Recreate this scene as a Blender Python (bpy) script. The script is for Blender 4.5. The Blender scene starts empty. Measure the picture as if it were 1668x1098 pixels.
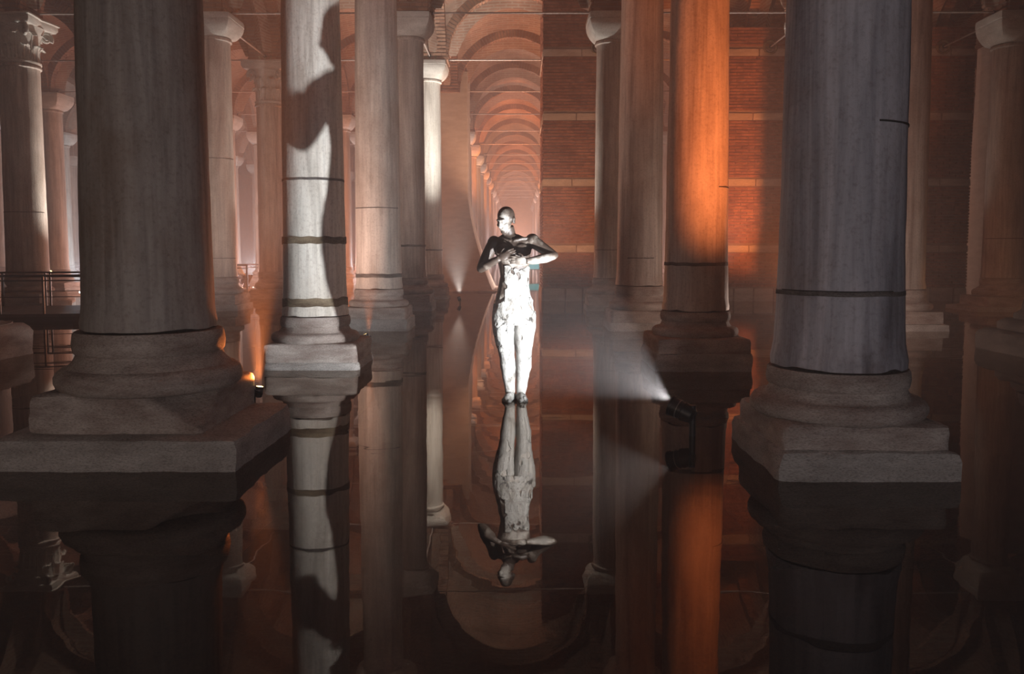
import bpy, bmesh, math, random
import numpy as np
from mathutils import Vector, Matrix, noise
random.seed(7)
PI = math.pi
SC = bpy.context.scene
COL = SC.collection
D2R = math.radians

# ------------------------------------------------------------------ camera, world, exposure
F_PX = 1331.0
cam_data = bpy.data.cameras.new('camera')
cam = bpy.data.objects.new('camera', cam_data)
COL.objects.link(cam)
cam_data.sensor_width = 36.0
cam_data.lens = 36.0 * F_PX / 1668.0
cam_data.shift_y = -46.0 / 1668.0
cam_data.clip_end = 400
cam.location = (0, 0, 1.435)
cam.rotation_euler = (D2R(90 - 4.08), 0, D2R(0.39))
SC.camera = cam
SC.view_settings.view_transform = 'Standard'
SC.view_settings.look = 'None'
SC.view_settings.gamma = 1.0
SC.view_settings.use_curve_mapping = False
SC.view_settings.exposure = 0.0
SC.cycles.max_bounces = 6
SC.cycles.diffuse_bounces = 3
SC.cycles.glossy_bounces = 3
SC.cycles.transparent_max_bounces = 6
SC.cycles.volume_bounces = 1
SC.cycles.caustics_reflective = False
SC.cycles.caustics_refractive = False
SC.cycles.sample_clamp_indirect = 2.0
SC.cycles.use_denoising = True

HAZE_DENSITY = 0.0105
world = bpy.data.worlds.new('cistern_air')
SC.world = world
world.use_nodes = True
wn = world.node_tree
wn.nodes.clear()
wo = wn.nodes.new('ShaderNodeOutputWorld')
wb = wn.nodes.new('ShaderNodeBackground')
wb.inputs[0].default_value = (0, 0, 0, 1)
wb.inputs[1].default_value = 0
wv = wn.nodes.new('ShaderNodeVolumeScatter')
wv.inputs['Color'].default_value = (0.95, 0.86, 0.84, 1)
wv.inputs['Density'].default_value = HAZE_DENSITY
wv.inputs['Anisotropy'].default_value = 0.15
wn.links.new(wb.outputs[0], wo.inputs['Surface'])
wn.links.new(wv.outputs[0], wo.inputs['Volume'])

# ------------------------------------------------------------------ lights
def light(name, typ, loc, power, color, aim=None, angle=60, blend=0.4, radius=0.05):
    ld = bpy.data.lights.new(name, typ)
    ld.energy = power
    ld.color = color
    ld.shadow_soft_size = radius
    o = bpy.data.objects.new(name, ld)
    COL.objects.link(o)
    o.location = loc
    if typ == 'SPOT':
        ld.spot_size = D2R(angle)
        ld.spot_blend = blend
        d = Vector(aim) - Vector(loc)
        o.rotation_euler = d.to_track_quat('-Z', 'Y').to_euler()
    return o

WHITE = (1.0, 0.95, 0.88)
COOL = (0.80, 0.90, 1.0)
ORANGE = (1.0, 0.27, 0.06)
AMBER = (1.0, 0.42, 0.17)
ROSE = (1.0, 0.56, 0.45)
PALE = (1.0, 0.72, 0.60)
MAUVE = (1.0, 0.80, 0.85)

# lamp that lights the statue and throws its shadow on the column behind
light('statue_spot', 'SPOT', (1.20, 6.33, 0.265), 1900, (0.93, 0.96, 1.0), (-0.9, 8.95, 1.52), 61, 0.4, 0.022)
# orange uplights
light('column_uplight', 'SPOT', (3.15, 7.5, 0.25), 1750, (1.0, 0.25, 0.07), (2.22, 10.2, 5.6), 80, 1.0, 0.08)
light('plinth_uplight', 'SPOT', (-2.10, 6.55, 0.36), 6000, ORANGE, (-2.10, 6.95, 6), 26, 0.6, 0.03)
light('plinth_uplight_spill', 'SPOT', (-2.08, 6.56, 0.40), 60, ORANGE, (-2.45, 6.05, 1.1), 100, 0.8, 0.02)
light('post_uplight', 'SPOT', (-2.08, 11.35, 0.30), 2200, ORANGE, (-2.2, 12.6, 6), 26, 0.6, 0.03)
# white lamps standing low between the columns, aimed up at the capitals
for (lx, ly, tx, ty, tz, p) in [(-1.55, 21.8, -2.6, 24.6, 9.0, 3800), (-5.2, 21.4, -7.3, 19.9, 6.4, 900), (-9.9, 21.5, -11.9, 19.9, 4.5, 2000),
                                (0.0, 20.9, 2.2, 19.8, 6.5, 1200), (4.7, 21.2, 7.0, 19.8, 6.5, 1500), (9.3, 21.2, 11.7, 19.8, 6.9, 150)]:
    light('floor_lamp', 'SPOT', (lx, ly, 0.3), p, WHITE, (tx, ty, tz), 58, 1.0, 0.06)
# rose and orange light in the far nave and the aisles
for (ly, p, c) in [(27.2, 2300, (1.0, 0.52, 0.32)), (36.4, 1200, PALE), (41.3, 4200, ORANGE), (46.0, 2600, AMBER), (51.0, 900, PALE), (55.6, 4800, ORANGE),
                   (65.2, 4500, ORANGE), (75.0, 3500, ROSE), (86.0, 3500, ROSE)]:
    light('nave_lamp', 'SPOT', (-0.1, ly, 0.4), p, c, (-0.1, ly + 0.6, 9), 82, 0.6, 0.1)
for (ly, p, c) in [(32.0, 260, PALE), (60.0, 700, MAUVE), (80.0, 900, MAUVE), (98.0, 1000, MAUVE)]:
    light('nave_glow_fill', 'POINT', (-0.1, ly, 0.5), p, c, radius=0.12)  # unseen points added for the glow of the far nave
for (lx, ly, p, c) in [(-5.2, 28.5, 900, ORANGE), (-9.8, 27.5, 500, ROSE), (-14.5, 32, 500, ROSE), (-19.3, 36, 800, COOL), (-9.8, 40, 900, ROSE),
                       (-5, 46, 800, ROSE), (-24, 40, 600, ROSE), (4.7, 32, 800, ROSE), (-14.5, 45, 900, COOL), (-5.2, 36.5, 700, COOL)]:
    light('aisle_lamp', 'POINT', (lx, ly, 0.5), p, c, radius=0.12)
light('pier_uplight', 'SPOT', (6.6, 18.3, 0.4), 2600, ORANGE, (7.0, 23.2, 4.0), 74, 0.8, 0.1)
for (lx, ly, p, c) in [(10, 15.5, 40, AMBER), (4.7, 12.5, 160, PALE)]:
    light('bay_fill', 'POINT', (lx, ly, 0.4), p, c, radius=0.12)  # unseen points added as ambient light in the right bays
light('pier_fill_spot', 'SPOT', (-0.1, 19.5, 0.4), 900, AMBER, (2.2, 23.2, 3.6), 70, 0.9, 0.1)  # unseen spot added to warm the tall brick pier
light('bay_fill_spot', 'SPOT', (-5.4, 12.4, 0.4), 1000, (1.0, 0.68, 0.56), (-2.4, 15.6, 3.2), 75, 0.9, 0.12)  # unseen spot added to brighten the left column of the third row
light('bay_fill_spot', 'SPOT', (-5.9, 14.0, 0.4), 700, PALE, (-6.9, 19.9, 3.2), 50, 0.9, 0.12)  # second added spot, brightens the tan column in the left aisle
# unseen fill lights added behind the camera for the foreground columns
light('camera_fill', 'POINT', (1.4, -2.2, 1.0), 280, (0.90, 0.89, 0.98), radius=0.3)
light('camera_fill', 'POINT', (-3.2, -2.2, 0.9), 185, (1.0, 0.74, 0.56), radius=0.3)

# ------------------------------------------------------------------ materials
def new_mat(name):
    m = bpy.data.materials.new(name)
    m.use_nodes = True
    nt = m.node_tree
    nt.nodes.clear()
    out = nt.nodes.new('ShaderNodeOutputMaterial')
    b = nt.nodes.new('ShaderNodeBsdfPrincipled')
    nt.links.new(b.outputs[0], out.inputs[0])
    return m, nt, b, out

def N(nt, typ, **kw):
    n = nt.nodes.new(typ)
    for k, v in kw.items():
        setattr(n, k, v)
    return n

def ramp(nt, stops, src):
    r = nt.nodes.new('ShaderNodeValToRGB')
    e = r.color_ramp.elements
    while len(e) < len(stops):
        e.new(0.5)
    for i, (p, c) in enumerate(stops):
        e[i].position = p
        e[i].color = (*c, 1) if len(c) == 3 else c
    nt.links.new(src, r.inputs[0])
    return r

def coords(nt, scale, rnd=True):
    tc = N(nt, 'ShaderNodeTexCoord')
    mp = N(nt, 'ShaderNodeMapping')
    mp.inputs['Scale'].default_value = scale
    nt.links.new(tc.outputs['Object'], mp.inputs[0])
    if rnd:
        oi = N(nt, 'ShaderNodeObjectInfo')
        mu = N(nt, 'ShaderNodeMath', operation='MULTIPLY')
        mu.inputs[1].default_value = 37.0
        nt.links.new(oi.outputs['Random'], mu.inputs[0])
        nt.links.new(mu.outputs[0], mp.inputs['Location'])
    return mp

def noise_tex(nt, vec, scale, detail=5, rough=0.55, dist=0.0):
    n = N(nt, 'ShaderNodeTexNoise')
    n.inputs['Scale'].default_value = scale
    n.inputs['Detail'].default_value = detail
    n.inputs['Roughness'].default_value = rough
    n.inputs['Distortion'].default_value = dist
    nt.links.new(vec, n.inputs['Vector'])
    return n

def mixc(nt, fac, a, b, mode='MIX'):
    m = N(nt, 'ShaderNodeMix', data_type='RGBA', blend_type=mode)
    for s, v in ((m.inputs[0], fac), (m.inputs[6], a), (m.inputs[7], b)):
        if hasattr(v, 'is_output'):
            nt.links.new(v, s)
        elif isinstance(v, tuple):
            s.default_value = (*v, 1)
        else:
            s.default_value = v
    return m.outputs[2]

def bump(nt, b, h, strength, dist=0.02):
    bp = N(nt, 'ShaderNodeBump')
    bp.inputs['Strength'].default_value = strength
    bp.inputs['Distance'].default_value = dist
    nt.links.new(h, bp.inputs['Height'])
    nt.links.new(bp.outputs[0], b.inputs['Normal'])

def marble(name, light_c, mid_c, dark_c, stain=(0.16, 0.09, 0.05), stain_amt=0.6, streak=1.0):
    m, nt, b, _ = new_mat(name)
    v1 = coords(nt, (3.4, 3.4, 0.22))
    n1 = noise_tex(nt, v1.outputs[0], streak, 7, 0.6, 0.9)
    r1 = ramp(nt, [(0.28, dark_c), (0.45, mid_c), (0.62, light_c), (0.80, mid_c)], n1.outputs['Fac'])
    v2 = coords(nt, (12, 12, 0.6))
    n2 = noise_tex(nt, v2.outputs[0], 1.6, 4, 0.6, 0.3)
    r2 = ramp(nt, [(0.36, (0.45, 0.42, 0.42)), (0.55, (1, 1, 1))], n2.outputs['Fac'])
    c = mixc(nt, 0.38, r1.outputs[0], r2.outputs[0], 'MULTIPLY')
    v3 = coords(nt, (1.3, 1.3, 0.8))
    n3 = noise_tex(nt, v3.outputs[0], 1.4, 8, 0.68)
    r3 = ramp(nt, [(0.46, (0, 0, 0)), (0.72, (stain_amt,) * 3)], n3.outputs['Fac'])
    c = mixc(nt, r3.outputs[0], c, stain)
    v4 = coords(nt, (1, 1, 1))
    n4 = noise_tex(nt, v4.outputs[0], 30, 5, 0.7)
    r4 = ramp(nt, [(0.25, (0.55, 0.5, 0.47)), (0.5, (1, 1, 1))], n4.outputs['Fac'])
    c = mixc(nt, 0.7, c, r4.outputs[0], 'MULTIPLY')
    nt.links.new(c, b.inputs['Base Color'])
    b.inputs['Roughness'].default_value = 0.55
    b.inputs['Specular IOR Level'].default_value = 0.3
    bump(nt, b, n4.outputs['Fac'], 0.35, 0.02)
    return m

def stone(name, a, c2, speck=(0.35, 0.33, 0.3), bs=0.6):
    m, nt, b, _ = new_mat(name)
    v = coords(nt, (1, 1, 3.2))
    n1 = noise_tex(nt, v.outputs[0], 2.2, 8, 0.65)
    r1 = ramp(nt, [(0.32, a), (0.68, c2)], n1.outputs['Fac'])
    n2 = noise_tex(nt, v.outputs[0], 55, 3, 0.7)
    r2 = ramp(nt, [(0.32, speck), (0.55, (1, 1, 1))], n2.outputs['Fac'])
    c = mixc(nt, 0.75, r1.outputs[0], r2.outputs[0], 'MULTIPLY')
    nt.links.new(c, b.inputs['Base Color'])
    b.inputs['Roughness'].default_value = 0.8
    b.inputs['Specular IOR Level'].default_value = 0.2
    n3 = noise_tex(nt, v.outputs[0], 22, 6, 0.7)
    bump(nt, b, n3.outputs['Fac'], bs, 0.03)
    return m

def brickmat(name, a, c2, cell=(9, 9, 12)):
    m, nt, b, _ = new_mat(name)
    v = coords(nt, cell)
    vo = N(nt, 'ShaderNodeTexVoronoi')
    vo.inputs['Scale'].default_value = 1.0
    nt.links.new(v.outputs[0], vo.inputs['Vector'])
    sep = N(nt, 'ShaderNodeSeparateColor')
    nt.links.new(vo.outputs['Color'], sep.inputs[0])
    r1 = ramp(nt, [(0.0, a), (1.0, c2)], sep.outputs[0])
    v2 = coords(nt, (1, 1, 1))
    n2 = noise_tex(nt, v2.outputs[0], 1.1, 8, 0.7)
    r2 = ramp(nt, [(0.35, (0.55, 0.5, 0.5)), (0.6, (1, 1, 1)), (0.78, (1.25, 1.2, 1.15))], n2.outputs['Fac'])
    c = mixc(nt, 0.8, r1.outputs[0], r2.outputs[0], 'MULTIPLY')
    nt.links.new(c, b.inputs['Base Color'])
    b.inputs['Roughness'].default_value = 0.85
    b.inputs['Specular IOR Level'].default_value = 0.15
    n3 = noise_tex(nt, v2.outputs[0], 28, 5, 0.7)
    bump(nt, b, n3.outputs['Fac'], 0.5, 0.02)
    return m

def web_brick(name):
    m, nt, b, _ = new_mat(name)
    uv = N(nt, 'ShaderNodeUVMap')
    br = N(nt, 'ShaderNodeTexBrick')
    br.inputs['Color1'].default_value = (0.36, 0.20, 0.14, 1)
    br.inputs['Color2'].default_value = (0.27, 0.15, 0.105, 1)
    br.inputs['Mortar'].default_value = (0.36, 0.27, 0.21, 1)
    br.inputs['Scale'].default_value = 1.0
    br.inputs['Mortar Size'].default_value = 0.02
    br.inputs['Brick Width'].default_value = 0.36
    br.inputs['Row Height'].default_value = 0.09
    nt.links.new(uv.outputs[0], br.inputs['Vector'])
    v2 = coords(nt, (1, 1, 1))
    n2 = noise_tex(nt, v2.outputs[0], 0.9, 8, 0.7)
    r2 = ramp(nt, [(0.35, (0.55, 0.5, 0.48)), (0.6, (1, 1, 1)), (0.75, (1.3, 1.25, 1.2))], n2.outputs['Fac'])
    c = mixc(nt, 0.8, br.outputs[0], r2.outputs[0], 'MULTIPLY')
    nt.links.new(c, b.inputs['Base Color'])
    b.inputs['Roughness'].default_value = 0.85
    b.inputs['Specular IOR Level'].default_value = 0.15
    bump(nt, b, br.outputs['Fac'], -0.5, 0.02)
    return m

def plain(name, c, rough=0.5, metal=0.0, emit=None, estr=0.0):
    m, nt, b, _ = new_mat(name)
    v = coords(nt, (1, 1, 1))
    n = noise_tex(nt, v.outputs[0], 18, 4, 0.6)
    r = ramp(nt, [(0.3, tuple(x * 0.75 for x in c)), (0.7, tuple(min(1, x * 1.15) for x in c))], n.outputs['Fac'])
    nt.links.new(r.outputs[0], b.inputs['Base Color'])
    b.inputs['Roughness'].default_value = rough
    b.inputs['Metallic'].default_value = metal
    if emit:
        b.inputs['Emission Color'].default_value = (*emit, 1)
        b.inputs['Emission Strength'].default_value = estr
    return m

M = {}
M['marble_grey'] = marble('grey_marble', (0.42, 0.38, 0.35), (0.29, 0.26, 0.24), (0.10, 0.10, 0.11), stain_amt=0.55)
M['marble_blue'] = marble('blue_grey_marble', (0.54, 0.51, 0.54), (0.33, 0.32, 0.35), (0.06, 0.06, 0.075), stain_amt=0.4)
M['marble_white'] = marble('white_marble', (0.86, 0.81, 0.73), (0.77, 0.71, 0.63), (0.42, 0.38, 0.33), stain=(0.30, 0.22, 0.14), stain_amt=0.35)
M['marble_tan'] = marble('tan_marble', (0.60, 0.52, 0.45), (0.46, 0.39, 0.34), (0.24, 0.19, 0.16), stain_amt=0.45)
M['stone_base'] = stone('worn_base_stone', (0.27, 0.20, 0.17), (0.58, 0.51, 0.46))
M['stone_slab'] = stone('rough_granite_slab', (0.36, 0.32, 0.29), (0.64, 0.59, 0.55), bs=0.9)
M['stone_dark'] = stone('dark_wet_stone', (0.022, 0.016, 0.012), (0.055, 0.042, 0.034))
M['capital'] = stone('capital_marble', (0.50, 0.45, 0.40), (0.72, 0.67, 0.61), bs=0.4)
M['band'] = stone('pale_stone_band', (0.40, 0.31, 0.26), (0.58, 0.48, 0.42))
M['brick'] = brickmat('red_brick', (0.20, 0.085, 0.055), (0.36, 0.17, 0.115))
M['voussoir'] = brickmat('arch_brick', (0.24, 0.12, 0.08), (0.42, 0.25, 0.17), (3, 3, 3))
M['mortar'] = stone('mortar', (0.22, 0.14, 0.11), (0.34, 0.24, 0.19))
M['web'] = web_brick('vault_brickwork')
M['plaster'] = stone('pale_plaster', (0.42, 0.35, 0.29), (0.54, 0.47, 0.40), speck=(0.85, 0.83, 0.8), bs=0.15)
M['rust'] = stone('rusty_iron_band', (0.09, 0.05, 0.03), (0.46, 0.36, 0.24), bs=1.0)
M['stain'] = stone('dark_crusted_ledge', (0.10, 0.08, 0.07), (0.30, 0.27, 0.25), bs=1.0)
M['crack'] = plain('dark_joint', (0.02, 0.015, 0.012), 0.9)
M['iron'] = plain('tie_rod_iron', (0.45, 0.37, 0.33), 0.5, 0.3)
M['rail'] = plain('dark_railing_metal', (0.03, 0.03, 0.034), 0.45, 0.5)
M['black'] = plain('black_lamp_metal', (0.012, 0.012, 0.013), 0.4, 0.4)
M['chrome'] = plain('grey_trim_ring', (0.35, 0.34, 0.32), 0.3, 0.8)
M['lens_white'] = plain('white_lens', (0.8, 0.8, 0.8), 0.2, 0, (0.85, 0.93, 1.0), 6)
M['lens_orange'] = plain('amber_lens', (0.9, 0.6, 0.3), 0.2, 0, (1.0, 0.62, 0.22), 9)
M['deck'] = plain('walkway_deck', (0.06, 0.055, 0.055), 0.6)
M['wall'] = brickmat('wall_brick', (0.16, 0.09, 0.07), (0.28, 0.17, 0.13), (3, 3, 12))
M['screen'] = plain('turquoise_screen', (0.005, 0.03, 0.03), 0.3, 0, (0.03, 0.42, 0.48), 0.9)
M['skin'] = plain('skin', (0.45, 0.28, 0.2), 0.6)
M['shirt'] = plain('pale_blue_cloth', (0.55, 0.62, 0.72), 0.8)
M['trousers'] = plain('dark_cloth', (0.05, 0.05, 0.07), 0.85)

def water_mat():
    m = bpy.data.materials.new('still_cistern_water')
    m.use_nodes = True
    nt = m.node_tree
    nt.nodes.clear()
    out = nt.nodes.new('ShaderNodeOutputMaterial')
    tr = nt.nodes.new('ShaderNodeBsdfTransparent')
    tr.inputs[0].default_value = (0.42, 0.26, 0.17, 1)
    gl = nt.nodes.new('ShaderNodeBsdfGlossy')
    gl.inputs['Roughness'].default_value = 0.012
    gl.inputs[0].default_value = (0.96, 0.87, 0.80, 1)
    fr = nt.nodes.new('ShaderNodeFresnel')
    fr.inputs[0].default_value = 1.38
    mx = nt.nodes.new('ShaderNodeMixShader')
    v = coords(nt, (0.5, 1.3, 1), False)
    n = noise_tex(nt, v.outputs[0], 1.7, 2, 0.5)
    bp = nt.nodes.new('ShaderNodeBump')
    bp.inputs['Strength'].default_value = 0.02
    bp.inputs['Distance'].default_value = 0.08
    nt.links.new(n.outputs['Fac'], bp.inputs['Height'])
    for x in (gl, fr):
        nt.links.new(bp.outputs[0], x.inputs['Normal'])
    nt.links.new(fr.outputs[0], mx.inputs[0])
    nt.links.new(tr.outputs[0], mx.inputs[1])
    nt.links.new(gl.outputs[0], mx.inputs[2])
    nt.links.new(mx.outputs[0], out.inputs[0])
    return m
M['water'] = water_mat()
M['floor'] = stone('dark_cistern_bed', (0.045, 0.022, 0.014), (0.10, 0.05, 0.032))

# ------------------------------------------------------------------ mesh helpers
class MB:
    def __init__(self):
        self.v, self.f, self.uv = [], [], None
    def add(self, vs, fs):
        o = len(self.v)
        self.v += [tuple(p) for p in vs]
        self.f += [tuple(i + o for i in f) for f in fs]
    def box(self, c, s, rot=0.0):
        x, y, z = (q / 2 for q in s)
        vs = []
        for k in (-z, z):
            for a, b in ((-x, -y), (x, -y), (x, y), (-x, y)):
                ca, sa = math.cos(rot), math.sin(rot)
                vs.append((c[0] + a * ca - b * sa, c[1] + a * sa + b * ca, c[2] + k))
        self.add(vs, [(3, 2, 1, 0), (4, 5, 6, 7), (0, 1, 5, 4), (1, 2, 6, 5), (2, 3, 7, 6), (3, 0, 4, 7)])
    def lathe(self, prof, seg=48, c=(0, 0), cap=True, fn=None):
        vs, fs = [], []
        for (r, z) in prof:
            for i in range(seg):
                a = 2 * PI * i / seg
                rr = r if fn is None else fn(r, a, z)
                vs.append((c[0] + rr * math.cos(a), c[1] + rr * math.sin(a), z))
        n = len(prof)
        for j in range(n - 1):
            for i in range(seg):
                k = (i + 1) % seg
                fs.append((j * seg + i, j * seg + k, (j + 1) * seg + k, (j + 1) * seg + i))
        if cap:
            fs.append(tuple(range(seg))[::-1])
            fs.append(tuple((n - 1) * seg + i for i in range(seg)))
        self.add(vs, fs)
    def loft(self, loops):
        n = len(loops[0])
        vs = [p for L in loops for p in L]
        fs = []
        for j in range(len(loops) - 1):
            for i in range(n):
                k = (i + 1) % n
                fs.append((j * n + i, j * n + k, (j + 1) * n + k, (j + 1) * n + i))
        fs.append(tuple(range(n))[::-1])
        fs.append(tuple((len(loops) - 1) * n + i for i in range(n)))
        self.add(vs, fs)
    def tube(self, pts, rads, seg=10):
        pts = [Vector(p) for p in pts]
        if not hasattr(rads, '__len__'):
            rads = [rads] * len(pts)
        loops = []
        up = Vector((0, 0, 1))
        prev = None
        for i, p in enumerate(pts):
            t = (pts[min(i + 1, len(pts) - 1)] - pts[max(i - 1, 0)]).normalized()
            if prev is None:
                a = t.cross(up)
                if a.length < 0.05:
                    a = t.cross(Vector((1, 0, 0)))
                a.normalize()
            else:
                a = (prev - t * prev.dot(t)).normalized()
            prev = a
            b = t.cross(a)
            loops.append([p + (a * math.cos(2 * PI * k / seg) + b * math.sin(2 * PI * k / seg)) * rads[i] for k in range(seg)])
        self.loft(loops)
    def ell(self, c, r, rot=None, seg=16, rings=10):
        vs = []
        for j in range(1, rings):
            t = PI * j / rings
            for i in range(seg):
                a = 2 * PI * i / seg
                vs.append((r[0] * math.sin(t) * math.cos(a), r[1] * math.sin(t) * math.sin(a), -r[2] * math.cos(t)))
        vs += [(0, 0, -r[2]), (0, 0, r[2])]
        if rot is not None:
            vs = [rot @ Vector(p) for p in vs]
        vs = [(p[0] + c[0], p[1] + c[1], p[2] + c[2]) for p in vs]
        fs = []
        for j in range(rings - 2):
            for i in range(seg):
                k = (i + 1) % seg
                fs.append((j * seg + i, j * seg + k, (j + 1) * seg + k, (j + 1) * seg + i))
        s, nn = len(vs) - 2, len(vs) - 1
        for i in range(seg):
            k = (i + 1) % seg
            fs.append((s, k, i))
            fs.append((nn, (rings - 2) * seg + i, (rings - 2) * seg + k))
        self.add(vs, fs)
    def mesh(self, name, mat=None, smooth=True, angle=40):
        me = bpy.data.meshes.new(name)
        me.from_pydata(self.v, [], self.f)
        me.update()
        if mat:
            me.materials.append(M[mat] if isinstance(mat, str) else mat)
        if smooth:
            me.shade_smooth()
            me.set_sharp_from_angle(angle=D2R(angle))
        return me

def link(name, me, parent=None, loc=(0, 0, 0), rotz=0.0, kind=None, label=None):
    o = bpy.data.objects.new(name, me)
    COL.objects.link(o)
    o.location = loc
    o.rotation_euler = (0, 0, rotz)
    if parent is not None:
        o.parent = parent
    if kind:
        o['kind'] = kind
    if label:
        o['label'] = label
    return o

def thing(name, label, cat, loc=(0, 0, 0), rotz=0.0, group=None):
    o = bpy.data.objects.new(name, None)
    o.empty_display_size = 0.2
    COL.objects.link(o)
    o.location = loc
    o.rotation_euler = (0, 0, rotz)
    o['label'] = label
    o['category'] = cat
    o['kind'] = 'thing'
    if group:
        o['group'] = group
    return o

def rough_box(w, d, z0, z1, amp=0.015, seed=0.0, step=0.07, batter=0.0, bevel=0.03, corner=None):
    """A worn stone block: a subdivided box with rounded edges and an uneven surface."""
    mb = MB()
    nx, ny, nz = max(2, int(w / step)), max(2, int(d / step)), max(2, int((z1 - z0) / step))
    idx, vs, fs = {}, [], []
    def vid(i, j, k):
        key = (i, j, k)
        if key not in idx:
            x, y, z = -w / 2 + w * i / nx, -d / 2 + d * j / ny, z0 + (z1 - z0) * k / nz
            t = k / nz
            x *= 1 + batter * (1 - t)
            y *= 1 + batter * (1 - t)
            on = (i in (0, nx)) + (j in (0, ny)) + (k == nz)
            if on >= 2:
                q = bevel * (1.0 if on == 2 else 1.6) * (0.6 + 0.8 * abs(noise.noise(Vector((x * 3 + seed, y * 3, z * 3)))))
                if i in (0, nx): x -= math.copysign(q, x)
                if j in (0, ny): y -= math.copysign(q, y)
                if k == nz: z -= q
            n = noise.noise_vector(Vector((x * 4 + seed, y * 4, z * 4))) * amp + noise.noise_vector(Vector((x * 13 + seed, y * 13, z * 13))) * amp * 0.5
            x, y = x + n.x, y + n.y
            if k > 0:
                z += n.z * (0.4 if k == nz else 1)
            if corner:
                cx, cy, rad, drop = corner
                dd = math.hypot(x - cx, y - cy)
                if dd < rad:
                    z = z0 + (z - z0) * (1 - drop * (1 - dd / rad))
            idx[key] = len(vs)
            vs.append((x, y, z))
        return idx[key]
    for i in range(nx):
        for j in range(ny):
            fs.append((vid(i, j, nz), vid(i + 1, j, nz), vid(i + 1, j + 1, nz), vid(i, j + 1, nz)))
            fs.append((vid(i, j + 1, 0), vid(i + 1, j + 1, 0), vid(i + 1, j, 0), vid(i, j, 0)))
    for k in range(nz):
        for i in range(nx):
            fs.append((vid(i, 0, k), vid(i + 1, 0, k), vid(i + 1, 0, k + 1), vid(i, 0, k + 1)))
            fs.append((vid(i + 1, ny, k), vid(i, ny, k), vid(i, ny, k + 1), vid(i + 1, ny, k + 1)))
        for j in range(ny):
            fs.append((vid(0, j + 1, k), vid(0, j, k), vid(0, j, k + 1), vid(0, j + 1, k + 1)))
            fs.append((vid(nx, j, k), vid(nx, j + 1, k), vid(nx, j + 1, k + 1), vid(nx, j, k + 1)))
    mb.add(vs, fs)
    return mb

WATER_BED = -0.55
ZS = 6.95          # springing of the arches
BAY = 4.8
XL, XR = -2.55, 2.23
DX = XR - XL
LINES = {f'L{i}': XL - DX * (i - 1) for i in range(1, 8)}
LINES.update({f'R{i}': XR + DX * (i - 1) for i in range(1, 5)})
def row_y(k):
    return 0.65 + 4.8 * k

# ------------------------------------------------------------------ setting: bed, water, outer walls
def slab_obj(name, x0, x1, y0, y1, z0, z1, mat):
    mb = MB()
    mb.box(((x0 + x1) / 2, (y0 + y1) / 2, (z0 + z1) / 2), (x1 - x0, y1 - y0, z1 - z0))
    return link(name, mb.mesh(name, mat, smooth=False), kind='structure')
X0, X1, Y0, Y1 = -33.0, 18.5, -6.0, 109.0
slab_obj('floor', X0, X1, Y0, Y1, WATER_BED - 0.2, WATER_BED, 'floor')
mb = MB()
mb.add([(X0, Y0, 0), (X1, Y0, 0), (X1, Y1, 0), (X0, Y1, 0)], [(0, 1, 2, 3)])
link('water', mb.mesh('water', 'water', smooth=False), kind='structure')
slab_obj('wall_left', X0 - 0.5, X0, Y0, Y1, WATER_BED, 10.5, 'wall')
slab_obj('wall_right', X1, X1 + 0.5, Y0, Y1, WATER_BED, 10.5, 'wall')
slab_obj('wall_back', X0, X1, Y1, Y1 + 0.5, WATER_BED, 10.5, 'wall')
slab_obj('wall_front', X0, X1, Y0 - 0.5, Y0, WATER_BED, 10.5, 'wall')

# ------------------------------------------------------------------ setting: brick arches and vaults
R_IN, PIER = 1.87, 0.96
def arch_mesh():
    mb = MB()
    n, layers = 58, 4
    rnd = random.Random(3)
    # mortar core ring
    vs, fs = [], []
    seg = 40
    ri, ro, h = R_IN + 0.02, R_IN + 0.33, PIER / 2 - 0.012
    for j in range(seg + 1):
        a = PI * j / seg
        for r in (ri, ro):
            for y in (-h, h):
                vs.append((r * math.cos(a), y, ZS + r * math.sin(a)))
    for j in range(seg):
        o, p = 4 * j, 4 * j + 4
        fs += [(o, o + 1, p + 1, p), (o + 2, p + 2, p + 3, o + 3), (o, p, p + 2, o + 2), (o + 1, o + 3, p + 3, p + 1)]
    mb.add(vs, fs)
    ncore = len(fs)
    for j in range(n):
        a0, a1 = PI * (j + 0.16) / n, PI * (j + 0.84) / n
        for l in range(layers):
            off = 0.5 if j % 2 else 0.0
            y0 = -PIER / 2 + PIER * max(0, (l - off)) / (layers - 0.5 if j % 2 else layers)
            y1 = -PIER / 2 + PIER * min(layers, l + 1 - off) / (layers - 0.5 if j % 2 else layers)
            y1 = min(y1, PIER / 2)
            if y1 - y0 < 0.05:
                continue
            dr = rnd.uniform(-0.008, 0.008)
            q = [(R_IN + dr, a0), (R_IN + dr, a1), (R_IN + 0.31, a1), (R_IN + 0.31, a0)]
            v = [(r * math.cos(a), y, ZS + r * math.sin(a)) for y in (y0 + 0.008, y1 - 0.008) for r, a in q]
            mb.add(v, [(0, 1, 2, 3), (7, 6, 5, 4), (1, 0, 4, 5), (0, 3, 7, 4), (2, 1, 5, 6)])
    me = mb.mesh('arch', 'mortar', smooth=False)
    me.materials.append(M['voussoir'])
    mi = np.ones(len(me.polygons), dtype=np.int32)
    mi[:ncore] = 0
    me.polygons.foreach_set('material_index', mi)
    return me
ARCH = arch_mesh()

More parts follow.
